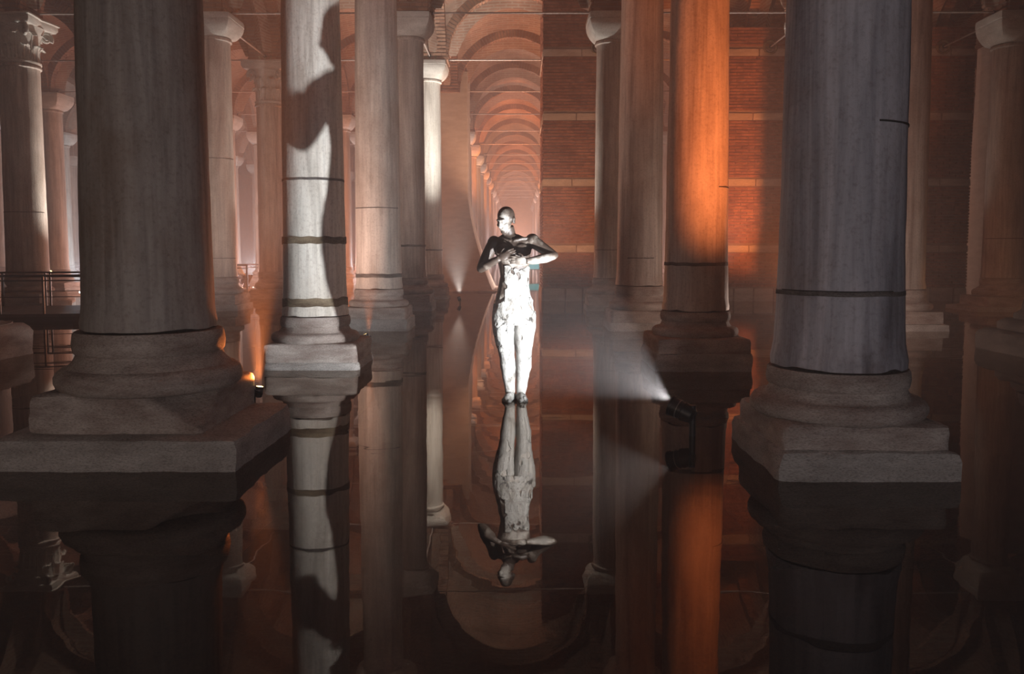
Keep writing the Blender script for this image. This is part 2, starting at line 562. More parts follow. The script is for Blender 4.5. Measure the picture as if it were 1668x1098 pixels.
def vault_mesh():
    n = 26
    hx, hy = DX / 2, BAY / 2
    R = 2.645 + 0.24
    vs, fs, uv = [], [], []
    for j in range(n + 1):
        for i in range(n + 1):
            x, y = -hx + 2 * hx * i / n, -hy + 2 * hy * j / n
            z = ZS + math.sqrt(max(0.05, R * R - x * x - y * y))
            vs.append((x, y, z))
    for j in range(n):
        for i in range(n):
            a = j * (n + 1) + i
            fs.append((a, a + n + 1, a + n + 2, a + 1))
    b = len(vs)
    vs += [(-hx, -hy, 10.3), (hx, -hy, 10.3), (hx, hy, 10.3), (-hx, hy, 10.3)]
    fs.append((b, b + 1, b + 2, b + 3))
    fs.append(tuple(range(n + 1)) + (b + 1, b))
    fs.append(tuple(n * (n + 1) + i for i in range(n, -1, -1)) + (b + 3, b + 2))
    fs.append(tuple(i * (n + 1) for i in range(n, -1, -1)) + (b, b + 3))
    fs.append(tuple(i * (n + 1) + n for i in range(n + 1)) + (b + 2, b + 1))
    me = bpy.data.meshes.new('vault')
    me.from_pydata(vs, [], fs)
    me.update()
    me.materials.append(M['web'])
    ul = me.uv_layers.new(name='UVMap')
    for lp in me.loops:
        x, y, z = vs[lp.vertex_index]
        # courses follow the four sides of the bay
        if abs(x) > abs(y):
            u, v = y, math.atan2(x, z - ZS) * R
        else:
            u, v = x, math.atan2(y, z - ZS) * R
        ul.data[lp.index].uv = (u, v)
    me.shade_smooth()
    me.set_sharp_from_angle(angle=D2R(50))
    return me
VAULT = vault_mesh()

def courses(mb, hx, hy, z0, z1, ch, bl, depth, rnd, gap=0.028, skip=None):
    """Courses of separate bricks wrapped round a rectangular pier."""
    nz = int((z1 - z0) / ch)
    for k in range(nz):
        za, zb = z0 + k * ch + gap / 2, z0 + (k + 1) * ch - gap / 2
        if skip and skip((za + zb) / 2):
            continue
        for side in range(4):
            L = hx if side % 2 == 0 else hy
            D = hy if side % 2 == 0 else hx
            x = -L - (bl * 0.5 if k % 2 else 0)
            while x < L - 0.02:
                a, b = max(-L, x + 0.006), min(L, x + bl - 0.006)
                x += bl
                if b - a < 0.04:
                    continue
                out = D + rnd.uniform(-0.006, 0.008)
                inn = D - depth
                q = [(a, out), (b, out), (b, inn), (a, inn)]
                cs, sn = [(1, 0), (0, 1), (-1, 0), (0, -1)][side]
                pts = []
                for z in (za, zb):
                    for (p, o) in q:
                        # side 0 faces -y
                        X, Y = p, -o
                        pts.append((X * cs - Y * sn, X * sn + Y * cs, z))
                mb.add(pts, [(0, 1, 5, 4), (1, 2, 6, 5), (3, 0, 4, 7), (4, 5, 6, 7), (3, 2, 1, 0)])

def impost_mesh():
    mb = MB()
    h = PIER / 2
    mb.box((0, 0, (6.96 + 9.4) / 2), (PIER - 0.03, PIER - 0.03, 2.44))
    nc = len(mb.f)
    courses(mb, h, h, 6.96, 9.3, 0.09, 0.32, 0.1, random.Random(5))
    me = mb.mesh('impost', 'mortar', smooth=False)
    me.materials.append(M['brick'])
    mi = np.ones(len(me.polygons), dtype=np.int32)
    mi[:nc] = 0
    me.polygons.foreach_set('material_index', mi)
    return me
IMPOST = impost_mesh()

ceiling = bpy.data.objects.new('ceiling', None)
COL.objects.link(ceiling)
ceiling['kind'] = 'structure'
order = ['L7', 'L6', 'L5', 'L4', 'L3', 'L2', 'L1', 'R1', 'R2', 'R3', 'R4']
LAST = {'L7': 11, 'L6': 11, 'L5': 12, 'L4': 12, 'L3': 12, 'L2': 13, 'L1': 22, 'R1': 22, 'R2': 10, 'R3': 7, 'R4': 7}
FIRST = {'L7': 6, 'L6': 5, 'L5': 4, 'L4': 3, 'L3': 2, 'L2': 1, 'L1': 1, 'R1': 1, 'R2': 1, 'R3': 2, 'R4': 3}
for n, ln in enumerate(order):
    x = LINES[ln]
    for k in range(FIRST[ln], LAST[ln] + 1):
        link('impost', IMPOST, ceiling, (x, row_y(k), 0))
        if k < LAST[ln]:
            link('arch', ARCH, ceiling, (x, row_y(k) + BAY / 2, 0), PI / 2)
        if n + 1 < len(order):
            r = order[n + 1]
            if max(FIRST[ln], FIRST[r]) <= k <= min(LAST[ln], LAST[r]):
                link('arch', ARCH, ceiling, (x + DX / 2, row_y(k), 0))
                if k < min(LAST[ln], LAST[r]):
                    link('vault', VAULT, ceiling, (x + DX / 2, row_y(k) + BAY / 2, 0))

# ------------------------------------------------------------------ columns
def shaft_fn(seed, amp=0.006):
    def fn(r, a, z):
        return r + amp * noise.noise(Vector((math.cos(a) * 2 + seed, math.sin(a) * 2, z * 1.6))) + amp * 0.6 * noise.noise(Vector((math.cos(a) * 7 + seed, math.sin(a) * 7, z * 5)))
    return fn

def interp(tab, z):
    for (z0, r0), (z1, r1) in zip(tab, tab[1:]):
        if z <= z1:
            t = (z - z0) / (z1 - z0) if z1 > z0 else 0
            return r0 + (r1 - r0) * max(0, min(1, t))
    return tab[-1][1]

def shaft_mesh(zb, zt, rtab, seed, seg=48, ragged=0.0):
    mb = MB()
    rb = interp(rtab, zb)
    prof = [(rb + 0.012, zb), (rb + 0.014, zb + 0.05), (rb + 0.004, zb + 0.10)]
    n = int((zt - 0.12 - zb - 0.15) / 0.12)
    for i in range(n + 1):
        z = zb + 0.16 + (zt - 0.14 - zb - 0.16) * i / n
        prof.append((interp(rtab, z), z))
    rt = interp(rtab, zt)
    prof += [(rt + 0.01, zt - 0.09), (rt + 0.04, zt - 0.07), (rt + 0.045, zt - 0.035), (rt + 0.03, zt - 0.005), (rt, zt)]
    mb.lathe(prof, seg, fn=shaft_fn(seed))
    if ragged:
        for i in range(seg):
            x, y, z = mb.v[i]
            mb.v[i] = (x, y, z + ragged * max(0, noise.noise(Vector((x * 6 + seed, y * 6, 1)))))
    return mb

def base_mesh(z0, z1, r, rt, seed, seg=48, drum=0.03):
    """Attic base: lower torus, scotia, upper drum."""
    mb = MB()
    H = z1 - z0
    prof = []
    th = 0.40 * H
    for i in range(8):
        a = -PI / 2 + PI * i / 7
        prof.append((rt - 0.5 * th + 0.5 * th * math.cos(a) if i not in (0,) else rt - 0.45 * th, z0 + th / 2 + 0.5 * th * math.sin(a)))
    prof.append((rt - 0.09, z0 + th + 0.02 * H))
    for i in range(5):
        t = i / 4
        prof.append((r + drum - 0.015 + (rt - 0.10 - r - drum + 0.015) * (1 - t) ** 1.7, z0 + th + H * (0.05 + 0.17 * t)))
    zt = z0 + th + 0.24 * H
    prof += [(r + drum - 0.005, zt), (r + drum, zt + 0.02 * H), (r + drum + 0.008, zt + 0.15 * H), (r + drum, z1 - 0.05 * H), (r + drum - 0.012, z1)]
    mb.lathe(prof, seg, fn=shaft_fn(seed, 0.012))
    return mb

def sq_loop(half, z, p, seg=48, c=(0, 0)):
    """superellipse loop, p = 2 round .. large square"""
    L = []
    for i in range(seg):
        a = 2 * PI * i / seg
        ca, sa = math.cos(a), math.sin(a)
        r = half / ((abs(ca) ** p + abs(sa) ** p) ** (1 / p))
        L.append((c[0] + r * ca, c[1] + r * sa, z))
    return L

def cushion_capital(z0, z1, r, parent):
    mb = MB()
    H = z1 - z0
    top = 0.57
    L = [sq_loop(r + 0.02, z0, 2)]
    for i in range(1, 9):
        t = i / 8
        L.append(sq_loop(r + 0.02 + (top - r - 0.02) * math.sin(t * PI / 2) , z0 + H * 0.72 * t, 2 + 14 * t ** 0.5))
    mb.loft(L)
    link('capital', mb.mesh('capital', 'capital', angle=35), parent)
    ab = MB()
    ab.loft([sq_loop(top - 0.02, z0 + H * 0.72, 14), sq_loop(top + 0.008, z0 + H * 0.76, 16), sq_loop(top + 0.008, z0 + H * 0.94, 16), sq_loop(top, z1, 16)])
    link('abacus', ab.mesh('abacus', 'capital', angle=35), parent)

def leaf_mesh(h, w, curl, depth=0.03):
    mb = MB()
    n, m = 9, 6
    vs, fs = [], []
    for side in (0, 1):
        for j in range(n + 1):
            t = j / n
            ww = w * (0.55 + 0.6 * math.sin(PI * min(1, t * 0.9 + 0.1)) - 0.25 * t) * (1 - 0.14 * (j % 2))
            zz = h * math.sin(min(t, 0.86) / 0.86 * PI / 2) - (max(0, t - 0.8) / 0.2) ** 2 * h * 0.14
            oo = curl * (t ** 3)
            for i in range(m + 1):
                s = i / m * 2 - 1
                rib = 0.02 * math.cos(s * PI * 2.5) - 0.03 * s * s
                vs.append((s * ww / 2, -(oo + rib + depth * (1 - side)), zz))
    A = (n + 1) * (m + 1)
    for j in range(n):
        for i in range(m):
            a = j * (m + 1) + i
            fs.append((a, a + 1, a + m + 2, a + m + 1))
            b = a + A
            fs.append((b + m + 1, b + m + 2, b + 1, b))
    for j in range(n):
        a, b = j * (m + 1), (j + 1) * (m + 1)
        fs.append((a, b, b + A, a + A))
        fs.append((b + m, a + m, a + m + A, b + m + A))
    for i in range(m):
        a = n * (m + 1) + i
        fs.append((a, a + 1, a + 1 + A, a + A))
        fs.append((i + 1, i, i + A, i + 1 + A))
    mb.add(vs, fs)
    return mb.mesh('leaf', 'capital', angle=60)
LEAF_LOW, LEAF_HIGH = leaf_mesh(0.36, 0.30, 0.16), leaf_mesh(0.62, 0.30, 0.20)
def volute_mesh():
    mb = MB()
    pts, rad = [], []
    for i in range(34):
        a = -0.6 + i / 33 * 3.6 * PI
        r = 0.14 * (1 - 0.8 * i / 33)
        pts.append((0, -r * math.cos(a), r * math.sin(a)))
        rad.append(0.045 - 0.02 * i / 33)
    mb.tube(pts, rad, 8)
    return mb.mesh('volute', 'capital', angle=60)
VOLUTE = volute_mesh()

def corinthian_capital(z0, z1, r, parent):
    mb = MB()
    H = z1 - z0
    prof = [(r + 0.02, z0), (r + 0.045, z0 + 0.03), (r + 0.045, z0 + 0.07), (r - 0.03, z0 + 0.09)]
    for i in range(7):
        t = i / 6
        prof.append((r - 0.03 + 0.16 * t ** 2.4, z0 + 0.1 + (H * 0.80 - 0.1) * t))
    mb.lathe(prof, 40)
    cap = link('capital', mb.mesh('capital', 'capital'), parent)
    for i in range(8):
        for (me, z, off) in ((LEAF_LOW, z0 + 0.09, 0), (LEAF_HIGH, z0 + 0.12, 0.5)):
            a = 2 * PI * (i + off) / 8
            rr = r - 0.035
            link('leaf', me, cap, (rr * math.sin(a), -rr * math.cos(a), z), a)
    for i in range(4):
        a = PI / 4 + i * PI / 2
        link('volute', VOLUTE, cap, ((r + 0.17) * math.sin(a), -(r + 0.17) * math.cos(a), z1 - 0.33 * H), a)
    ab = MB()
    def conc(half, z):
        L = []
        for i in range(48):
            a = 2 * PI * i / 48
            ca, sa = math.cos(a), math.sin(a)
            rr = half / max(abs(ca), abs(sa))
            rr = rr * (0.88 + 0.12 * abs(math.sin(2 * a)) ** 1.2)
            L.append((rr * ca, rr * sa, z))
        return L
    ab.loft([conc(0.58, z1 - 0.2 * H), conc(0.62, z1 - 0.14 * H), conc(0.62, z1 - 0.06 * H), conc(0.66, z1 - 0.04 * H), conc(0.64, z1)])
    link('abacus', ab.mesh('abacus', 'capital', angle=35), parent)

def ring(mb, z, h, r_fn, t, seg=48, seed=0, a0=0.0, a1=2 * PI, broken=False):
    """an uneven band or open joint round a shaft"""
    prof = [(z - h / 2, 0), (z - h / 2, t), (z + h / 2, t), (z + h / 2, 0)]
    n = max(6, int(seg * (a1 - a0) / (2 * PI)))
    vs, fs = [], []
    closed = abs(a1 - a0 - 2 * PI) < 1e-3
    m = n if closed else n + 1
    for i in range(m):
        a = a0 + (a1 - a0) * i / n
        w = noise.noise(Vector((math.cos(a) * 3 + seed, math.sin(a) * 3, seed)))
        for (zz, tt) in prof:
            if broken:
                w2 = noise.noise(Vector((math.cos(a) * 5 + seed, math.sin(a) * 5, seed + 9)))
                tt = tt * max(-1.5, min(1.2, w2 * 5 + 0.4))
            rr = r_fn(zz) + (tt * (1 + 0.5 * w) if tt else -0.02)
            vs.append((rr * math.cos(a), rr * math.sin(a), zz + h * 0.25 * w))
    for i in range(n):
        o, p = 4 * i, 4 * ((i + 1) % m)
        for q in range(3):
            fs.append((o + q, p + q, p + q + 1, o + q + 1))
    if not closed:
        fs.append((0, 1, 2, 3))
        e = 4 * (m - 1)
        fs.append((e + 3, e + 2, e + 1, e))
    mb.add(vs, fs)

def column(x, y, label, rtab, zb=0.68, zt=6.5, ztop=6.95, slab=(1.14, 1.14, 0.12), plinth=(1.10, 0.30), rt=0.55, mat='marble_tan', cap='cushion', bands=(), joints=(), slab_off=(0, 0), pl_off=(0, 0), corner=None, seg=48, group=None, basemat='stone_base', fine=True, batter=0.02, drum=0.03):
    o = thing('marble_column', label, 'column', (x, y, 0), group=group)
    sd = x * 3.1 + y * 1.7
    st = 0.05 if fine else 0.25
    am = 0.016 if fine else 0.008
    sl = rough_box(slab[0], slab[1], WATER_BED, slab[2], am * 1.4, sd, st * 1.3, batter, 0.016)
    link('base_slab', sl.mesh('base_slab', 'stone_slab', angle=50), o, (slab_off[0], slab_off[1], 0))
    pl = rough_box(plinth[0], plinth[0], slab[2] - 0.01, plinth[1], am, sd + 5, st, 0.0, 0.018, corner)
    link('plinth', pl.mesh('plinth', basemat, angle=50), o, (pl_off[0], pl_off[1], 0))
    rb = interp(rtab, zb)
    link('base_moulding', base_mesh(plinth[1] - 0.02, zb - 0.012, rb, rt, sd + 2, seg, drum).mesh('base_moulding', basemat, angle=38), o)
    link('shaft', shaft_mesh(zb, zt, rtab, sd + 3, seg, 0.03 if fine else 0).mesh('shaft', mat, angle=38), o)
    for (z, h, t) in bands:
        mb = MB()
        ring(mb, z, h, lambda q: interp(rtab, q), t, seg, sd + z)
        link('iron_band' if h >= 0.08 else 'ledge', mb.mesh('iron_band' if h >= 0.08 else 'ledge', 'rust' if h >= 0.08 else 'stain', angle=50), o)
    for (z, a0, a1) in joints:
        mb = MB()
        ring(mb, z, 0.012, lambda q: interp(rtab, q), 0.0045, 96, sd + z, D2R(a0), D2R(a1))
        link('open_joint', mb.mesh('open_joint', 'crack', angle=50), o)
    if cap == 'cushion':
        cushion_capital(zt + 0.004, ztop, interp(rtab, zt), o)
    else:
        corinthian_capital(zt + 0.004, ztop, interp(rtab, zt), o)
    return o

# --- first row
column(-2.67, 5.9, 'massive dark grey column in left foreground on two stacked square plinths',
       [(0.86, 0.445), (1.3, 0.44), (3.3, 0.415), (6.6, 0.37)], zb=0.88, slab=(1.62, 1.36, 0.21), plinth=(1.17, 0.47), rt=0.635, mat='marble_grey',
       slab_off=(0.03, -0.02), pl_off=(-0.03, 0.06), corner=(0.58, -0.58, 0.40, 0.8), joints=((0.885, 200, 345),), seg=72, drum=0.06)
column(2.2, 5.6, 'thick blue-grey veined column in right foreground on a chipped square plinth',
       [(0.64, 0.43), (1.0, 0.415), (1.4, 0.40), (3.3, 0.388), (6.6, 0.35)], zb=0.655, slab=(1.12, 1.22, 0.185), plinth=(1.06, 0.34), rt=0.575, mat='marble_blue',
       slab_off=(0.0, 0.02), joints=((0.665, 262, 345), (1.17, 188, 300), (2.25, 280, 350)), bands=((1.155, 0.03, 0.005),), seg=72, batter=0.06)
# --- second row
column(-2.55, 10.27, 'white lit column carrying the shadow of the statue, rusty bands round its shaft',
       [(0.62, 0.40), (1.0, 0.39), (1.5, 0.385), (4.6, 0.35), (6.6, 0.33)], zb=0.63, slab=(1.14, 1.14, 0.10), plinth=(1.12, 0.31), rt=0.545, mat='marble_white',
       bands=((1.56, 0.085, 0.010), (0.80, 0.10, 0.010), (2.3, 0.03, 0.004)), joints=((0.64, 180, 360),), seg=64, slab_off=(0.06, 0), pl_off=(0.05, 0))
column(2.22, 10.2, 'orange lit veined column behind the floodlight, its base on chamfered steps',
       [(0.68, 0.395), (1.4, 0.383), (3.8, 0.353), (6.6, 0.33)], zb=0.70, slab=(1.16, 1.14, 0.22), plinth=(1.12, 0.39), rt=0.53, mat='marble_tan',
       bands=((1.27, 0.04, 0.005),), joints=((0.71, 190, 350), (2.2, 300, 352)), seg=64)
# --- third row
column(-2.555, 15.05, 'striped pinkish grey column right behind the white lit column, thicker than its neighbours',
       [(0.6, 0.42), (1.5, 0.41), (4.8, 0.385), (6.6, 0.36)], zb=0.74, slab=(1.20, 1.16, 0.22), plinth=(1.10, 0.42), rt=0.55, mat='marble_tan',
       bands=((0.98, 0.07, 0.006),), joints=((2.2, 200, 340),), seg=56)
column(2.24, 15.05, 'brown vertically streaked column left of the orange lit column, partly hidden by it',
       [(0.6, 0.42), (1.5, 0.41), (4.8, 0.385), (6.6, 0.36)], zb=0.80, slab=(1.20, 1.16, 0.16), plinth=(1.16, 0.36), rt=0.56, mat='marble_tan',
       joints=((1.3, 230, 300),), seg=56)
column(7.03, 15.05, 'narrow strip of reddish column just right of the thick blue-grey foreground column',
       [(0.6, 0.41), (1.5, 0.405), (4.8, 0.38), (6.6, 0.36)], zb=0.74, slab=(1.3, 1.2, 0.14), plinth=(1.1, 0.36), mat='marble_tan', seg=40, fine=False)
# --- fourth row
column(-2.60, 19.85, 'slim tan column with cushion capital left of the bright white capital',
       [(0.6, 0.385), (1.5, 0.37), (6.6, 0.345)], zb=0.78, zt=6.45, slab=(1.15, 1.1, 0.22), plinth=(1.06, 0.40), mat='marble_tan',
       bands=((1.55, 0.05, 0.005),), seg=48, fine=False)
column(2.23, 19.85, 'slim brown column with pale lit capital in front of the tall banded brick pier',
       [(0.6, 0.385), (1.5, 0.375), (6.6, 0.35)], zb=0.78, zt=6.36, slab=(1.2, 1.1, 0.14), plinth=(1.12, 0.40), mat='marble_tan',
       joints=((1.45, 200, 340),), seg=48, fine=False)
column(-7.25, 19.85, 'tan column between the dark left foreground column and the white lit column',
       [(0.6, 0.41), (1.5, 0.405), (6.6, 0.375)], zb=0.80, zt=6.45, slab=(1.25, 1.15, 0.16), plinth=(1.12, 0.40), mat='marble_tan',
       joints=((3.62, 180, 360), (1.25, 180, 360)), seg=48, fine=False)
column(7.05, 19.85, 'column mostly hidden by the blue-grey foreground column, only its pale capital showing',
       [(0.6, 0.40), (1.5, 0.39), (6.6, 0.36)], zb=0.78, zt=6.36, mat='marble_tan', seg=40, fine=False)
column(-11.93, 19.85, 'dark column with carved leafy capital at left edge, white light down one side',
       [(0.6, 0.47), (1.5, 0.46), (6.6, 0.425)], zb=0.80, zt=5.84, slab=(1.4, 1.3, 0.2), plinth=(1.25, 0.42), mat='marble_tan', cap='leaf',
       joints=((2.35, 180, 360),), seg=48, fine=False)
column(11.69, 19.85, 'dim brown column with cushion capital near the right edge, beside the pale buttress',
       [(0.6, 0.43), (1.5, 0.42), (6.6, 0.385)], zb=0.78, zt=6.27, slab=(1.9, 1.5, 0.12), plinth=(1.3, 0.35), rt=0.62, mat='marble_tan',
       joints=((1.72, 180, 360),), seg=48, fine=False)
# --- fifth row
column(-2.65, 24.65, 'white lit column with a brightly lit white cushion capital left of the nave',
       [(0.6, 0.395), (1.5, 0.385), (6.6, 0.355)], zb=0.72, zt=6.45, slab=(1.2, 1.1, 0.08), plinth=(1.1, 0.34), mat='marble_white',
       bands=((1.45, 0.04, 0.005),), seg=48, fine=False)
column(-7.39, 24.65, 'rosy column with dim carved capital, left of the white lit column',
       [(0.6, 0.41), (1.5, 0.40), (6.6, 0.37)], zb=0.8, zt=5.75, mat='marble_tan', cap='leaf', seg=48, fine=False)

# --- columns farther back, copied with their parts
def copy_tree(o, loc, label, group):
    c = o.copy()
    COL.objects.link(c)
    c.location = loc
    c['label'] = label
    if group:
        c['group'] = group
    for ch in o.children:
        d = ch.copy()
        COL.objects.link(d)
        d.parent = c
        for g in ch.children:
            e = g.copy()
            COL.objects.link(e)
            e.parent = d
    return c
far0 = column(LINES['L1'], row_y(7), 'first hazy nave column beyond the pale curved buttress',
              [(0.6, 0.40), (1.5, 0.39), (6.6, 0.36)], zb=0.75, zt=6.4, mat='marble_tan', seg=28, fine=False)
far0['group'] = 'far columns of the nave'
for k in range(8, 23):
    if k == 8:
        lab = 'second hazy nave column beyond the pale curved buttress'
    else:
        lab = 'hazy far nave column on the left behind the statue'
    copy_tree(far0, (LINES['L1'], row_y(k), 0), lab, 'far columns of the nave')
for k in range(6, 23):
    copy_tree(far0, (LINES['R1'], row_y(k), 0), 'hazy far nave column on the right, mostly behind the brick pier', 'far columns of the nave, right side')
AISLE = {'L2': ('just left of the nave', range(6, 14)), 'L3': ('in the second left aisle', range(5, 13)), 'L4': ('in the third left aisle', range(5, 13)),
         'L5': ('in the fourth left aisle', range(6, 13)), 'L6': ('in the fifth left aisle', range(8, 12)), 'R2': ('in the right aisle', range(6, 11)),
         'R3': ('in the second right aisle', range(6, 8))}
for ln, (where, ks) in AISLE.items():
    for k in ks:
        if (ln, k) == ('L4', 6):
            copy_tree(far0, (LINES[ln] + 0.25, row_y(k), 0), 'pale column just right of the leafy-capital column, behind the railing', None)
        elif (ln, k) == ('L3', 7):
            copy_tree(far0, (LINES[ln], row_y(k), 0), 'mauve hazy column peeping out right of the tan column, above the crouching person', None)
        else:
            copy_tree(far0, (LINES[ln], row_y(k), 0), 'hazy background column ' + where, 'hazy columns ' + where)

# ------------------------------------------------------------------ brick piers that encase columns
BANDS_Z = [1.49, 3.35, 5.17, 6.93]
def brick_pier(x, y, hx, hy, ztop, label):
    o = thing('brick_pier', label, 'pier', (x, y, 0))
    core = MB()
    core.box((0, 0, (WATER_BED + ztop) / 2), (2 * hx - 0.04, 2 * hy - 0.04, ztop - WATER_BED))
    link('core', core.mesh('core', 'mortar', smooth=False), o)
    br = MB()
    courses(br, hx, hy, 0.40, ztop, 0.088, 0.36, 0.1, random.Random(int(x * 10)), 0.026,
            skip=lambda z: any(abs(z - b) < 0.13 for b in BANDS_Z))
    link('brick_courses', br.mesh('brick_courses', 'brick', smooth=False), o, kind='stuff')
    rnd = random.Random(int(x * 7) + 1)
    for b in BANDS_Z:
        if b > ztop:
            continue
        # each band is a course of long blocks on the four faces
        for side in range(4):
            L = hx if side % 2 == 0 else hy
            D = hy if side % 2 == 0 else hx
            n = 3
            cuts = [-L] + sorted(-L + 2 * L * (i + rnd.uniform(-0.2, 0.2)) / n for i in range(1, n)) + [L]
            for i in range(n):
                mb = rough_box(cuts[i + 1] - cuts[i] - 0.012, 0.2, b - 0.1, b + 0.1, 0.012, rnd.random() * 50, 0.14, 0, 0.012)
                cx = (cuts[i] + cuts[i + 1]) / 2
                q = side * PI / 2
                X, Y = cx, -(D - 0.08)
                link('stone_block', mb.mesh('stone_block', 'band', angle=50), o, (X * math.cos(q) - Y * math.sin(q), X * math.sin(q) + Y * math.cos(q), 0), q)
    for side in range(4):
        L = hx if side % 2 == 0 else hy
        D = hy if side % 2 == 0 else hx
        n = 5
        cuts = [-L] + sorted(-L + 2 * L * (i + rnd.uniform(-0.25, 0.25)) / n for i in range(1, n)) + [L]
        for i in range(n):
            mb = rough_box(cuts[i + 1] - cuts[i] - 0.015, 0.26, WATER_BED, 0.39 + rnd.uniform(-0.02, 0.01), 0.012, rnd.random() * 50, 0.16, 0, 0.02)
            cx = (cuts[i] + cuts[i + 1]) / 2
            q = side * PI / 2
            X, Y = cx, -(D - 0.09)
            link('base_block', mb.mesh('base_block', 'band', angle=50), o, (X * math.cos(q) - Y * math.sin(q), X * math.sin(q) + Y * math.cos(q), 0), q)
    return o
brick_pier(2.23, 24.65, 1.52, 1.45, 9.4, 'tall red brick pier with pale stone bands just right of the statue')
brick_pier(7.01, 24.65, 1.45, 1.45, 7.62, 'orange lit brick pier with pale stone bands between the orange and blue-grey columns')
brick_pier(11.5, 24.65, 1.20, 1.45, 7.62, 'dark banded brick pier between the blue-grey column and the right edge')
# a banded wall seen through the slit between the brown and orange columns
brick_pier(9.4, 41.5, 1.6, 1.0, 7.62, 'small distant banded brick pier glimpsed in the slit beside the orange column')

def buttress(x, y, half, flare, zf, ztop, label):
    o = thing('plaster_buttress', label, 'buttress', (x, y, 0))
    mb = MB()
    L = []
    zs = [WATER_BED, 0, 0.3, 0.7, 1.1, 1.6, 2.1, 2.6, zf, zf + 0.6, 4.5, 5.5, 6.5, ztop]
    for z in zs:
        t = max(0, 1 - max(z, 0) / zf)
        w = half + flare * (0.45 * t + 0.55 * t * t)
        L.append([(a + 0.02 * noise.noise(Vector((a, z, x))), b, z) for (a, b, z) in sq_loop(w, z, 24, 32)])
    mb.loft(L)
    link('body', mb.mesh('body', 'plaster', angle=45), o)
    ft = rough_box(2 * half + 2 * flare + 0.3, 2 * half + 2 * flare + 0.3, WATER_BED, 0.07, 0.02, x, 0.2, 0, 0.03)
    link('footing', ft.mesh('footing', 'stone_base', angle=50), o)
    return o
buttress(-2.58, 30.0, 0.83, 0.95, 3.3, 7.7, 'pale plastered buttress curving outwards at its foot behind the white lit column')
buttress(15.35, 25.2, 1.0, 0.22, 6.0, 7.7, 'pale grey plastered buttress behind the dim column near the right edge')

# --- broad stone footings of the second row's outer columns
def footing_pier(x, y, half, steps, mat, label, shaft_half):
    o = thing('stepped_pier', label, 'pier', (x, y, 0))
    z = WATER_BED
    for i, (h, top) in enumerate(steps):
        mb = rough_box(2 * h, 2 * h, z, top, 0.025, x + i * 7, 0.12, 0, 0.05)
        link('step', mb.mesh('step', mat, angle=50), o)
        z = top - 0.01
    mb = MB()
    mb.loft([sq_loop(shaft_half + 0.12, z, 6), sq_loop(shaft_half + 0.1, z + 0.15, 6), sq_loop(shaft_half, z + 0.3, 6), sq_loop(shaft_half - 0.03, 3.5, 6), sq_loop(shaft_half - 0.05, 6.95, 6)])
    link('shaft', mb.mesh('shaft', mat, angle=50), o)
    return o
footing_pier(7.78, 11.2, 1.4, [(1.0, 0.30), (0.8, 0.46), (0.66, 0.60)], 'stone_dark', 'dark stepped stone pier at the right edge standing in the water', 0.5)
footing_pier(-7.45, 10.75, 1.3, [(0.68, 0.43), (0.52, 0.47)], 'stone_base', 'low brown stone footing in the water at the left edge', 0.28)

# ------------------------------------------------------------------ iron tie rods
def rod(p0, p1, label, group=None, plate=None, r=0.022):
    o = thing('tie_rod', label, 'tie rod', p0, group=group)
    mb = MB()
    d = Vector(p1) - Vector(p0)
    mb.tube([(0, 0, 0), d], r, 8)
    link('bar', mb.mesh('bar', 'iron', angle=50), o)
    ey = MB()
    for q in (Vector((0, 0, 0)), d):
        e = d.normalized()
        ey.tube([q - e * 0.02, q + e * 0.06 * (1 if q.length < 0.1 else -1)], 0.05, 8)
    link('socket', ey.mesh('socket', 'black', angle=50), o)
    if plate:
        pl = MB()
        pts = [(plate * math.cos(2 * PI * i / 24), 0, plate * math.sin(2 * PI * i / 24)) for i in range(25)]
        pl.tube(pts, 0.035, 8)
        pl.box((0, 0, 0), (plate * 1.2, 0.05, 0.06))
        pl.box((0, 0, 0), (0.06, 0.05, plate * 1.2))
        link('anchor_ring', pl.mesh('anchor_ring', 'rust', angle=50), o, tuple(d))
    return o
ORD = ['first', 'second', 'third', 'fourth', 'fifth', 'sixth', 'seventh', 'eighth']
ZR = 7.06
h = PIER / 2
for k in range(3, 20):
    if k < 12:
        lab = 'iron tie rod across the central nave, %s in view counted from the front' % (ORD + ['ninth'])[k - 4] if k >= 4 else 'iron tie rod high across the nave above the brown column, seen only in the water'
        grp = None
    else:
        lab, grp = 'thin far tie rod across the hazy end of the nave', 'far tie rods of the nave'
    rod((XL + h, row_y(k), ZR), (XR - h, row_y(k), ZR), lab, grp)
for a, b, nm, ks in [('L2', 'L1', 'first left aisle', range(4, 10)), ('L3', 'L2', 'second left aisle', range(4, 10)), ('L4', 'L3', 'third left aisle', range(4, 9)),
                     ('R1', 'R2', 'first right aisle', range(4, 10)), ('R2', 'R3', 'second right aisle', range(4, 5))]:
    for k in ks:
        rod((LINES[a] + h, row_y(k), ZR), (LINES[b] - h, row_y(k), ZR), 'tie rod across the %s, %s row back' % (nm, ORD[k - 4]))
for ln, nm, y1 in [('L1', 'line of the bright white capital', 24.65 - h), ('L2', 'line of the carved dim capital', 24.65 - h), ('R1', 'line of the tall brick pier', 23.2), ('R2', 'line of the orange lit brick pier', 23.2), ('R3', 'line of the dark brick pier', 23.2)]:
    rod((LINES[ln], 19.85 + h, ZR), (LINES[ln], y1 - 0.03, ZR), 'tie rod with ring plate going away along the %s' % nm, plate=0.17)

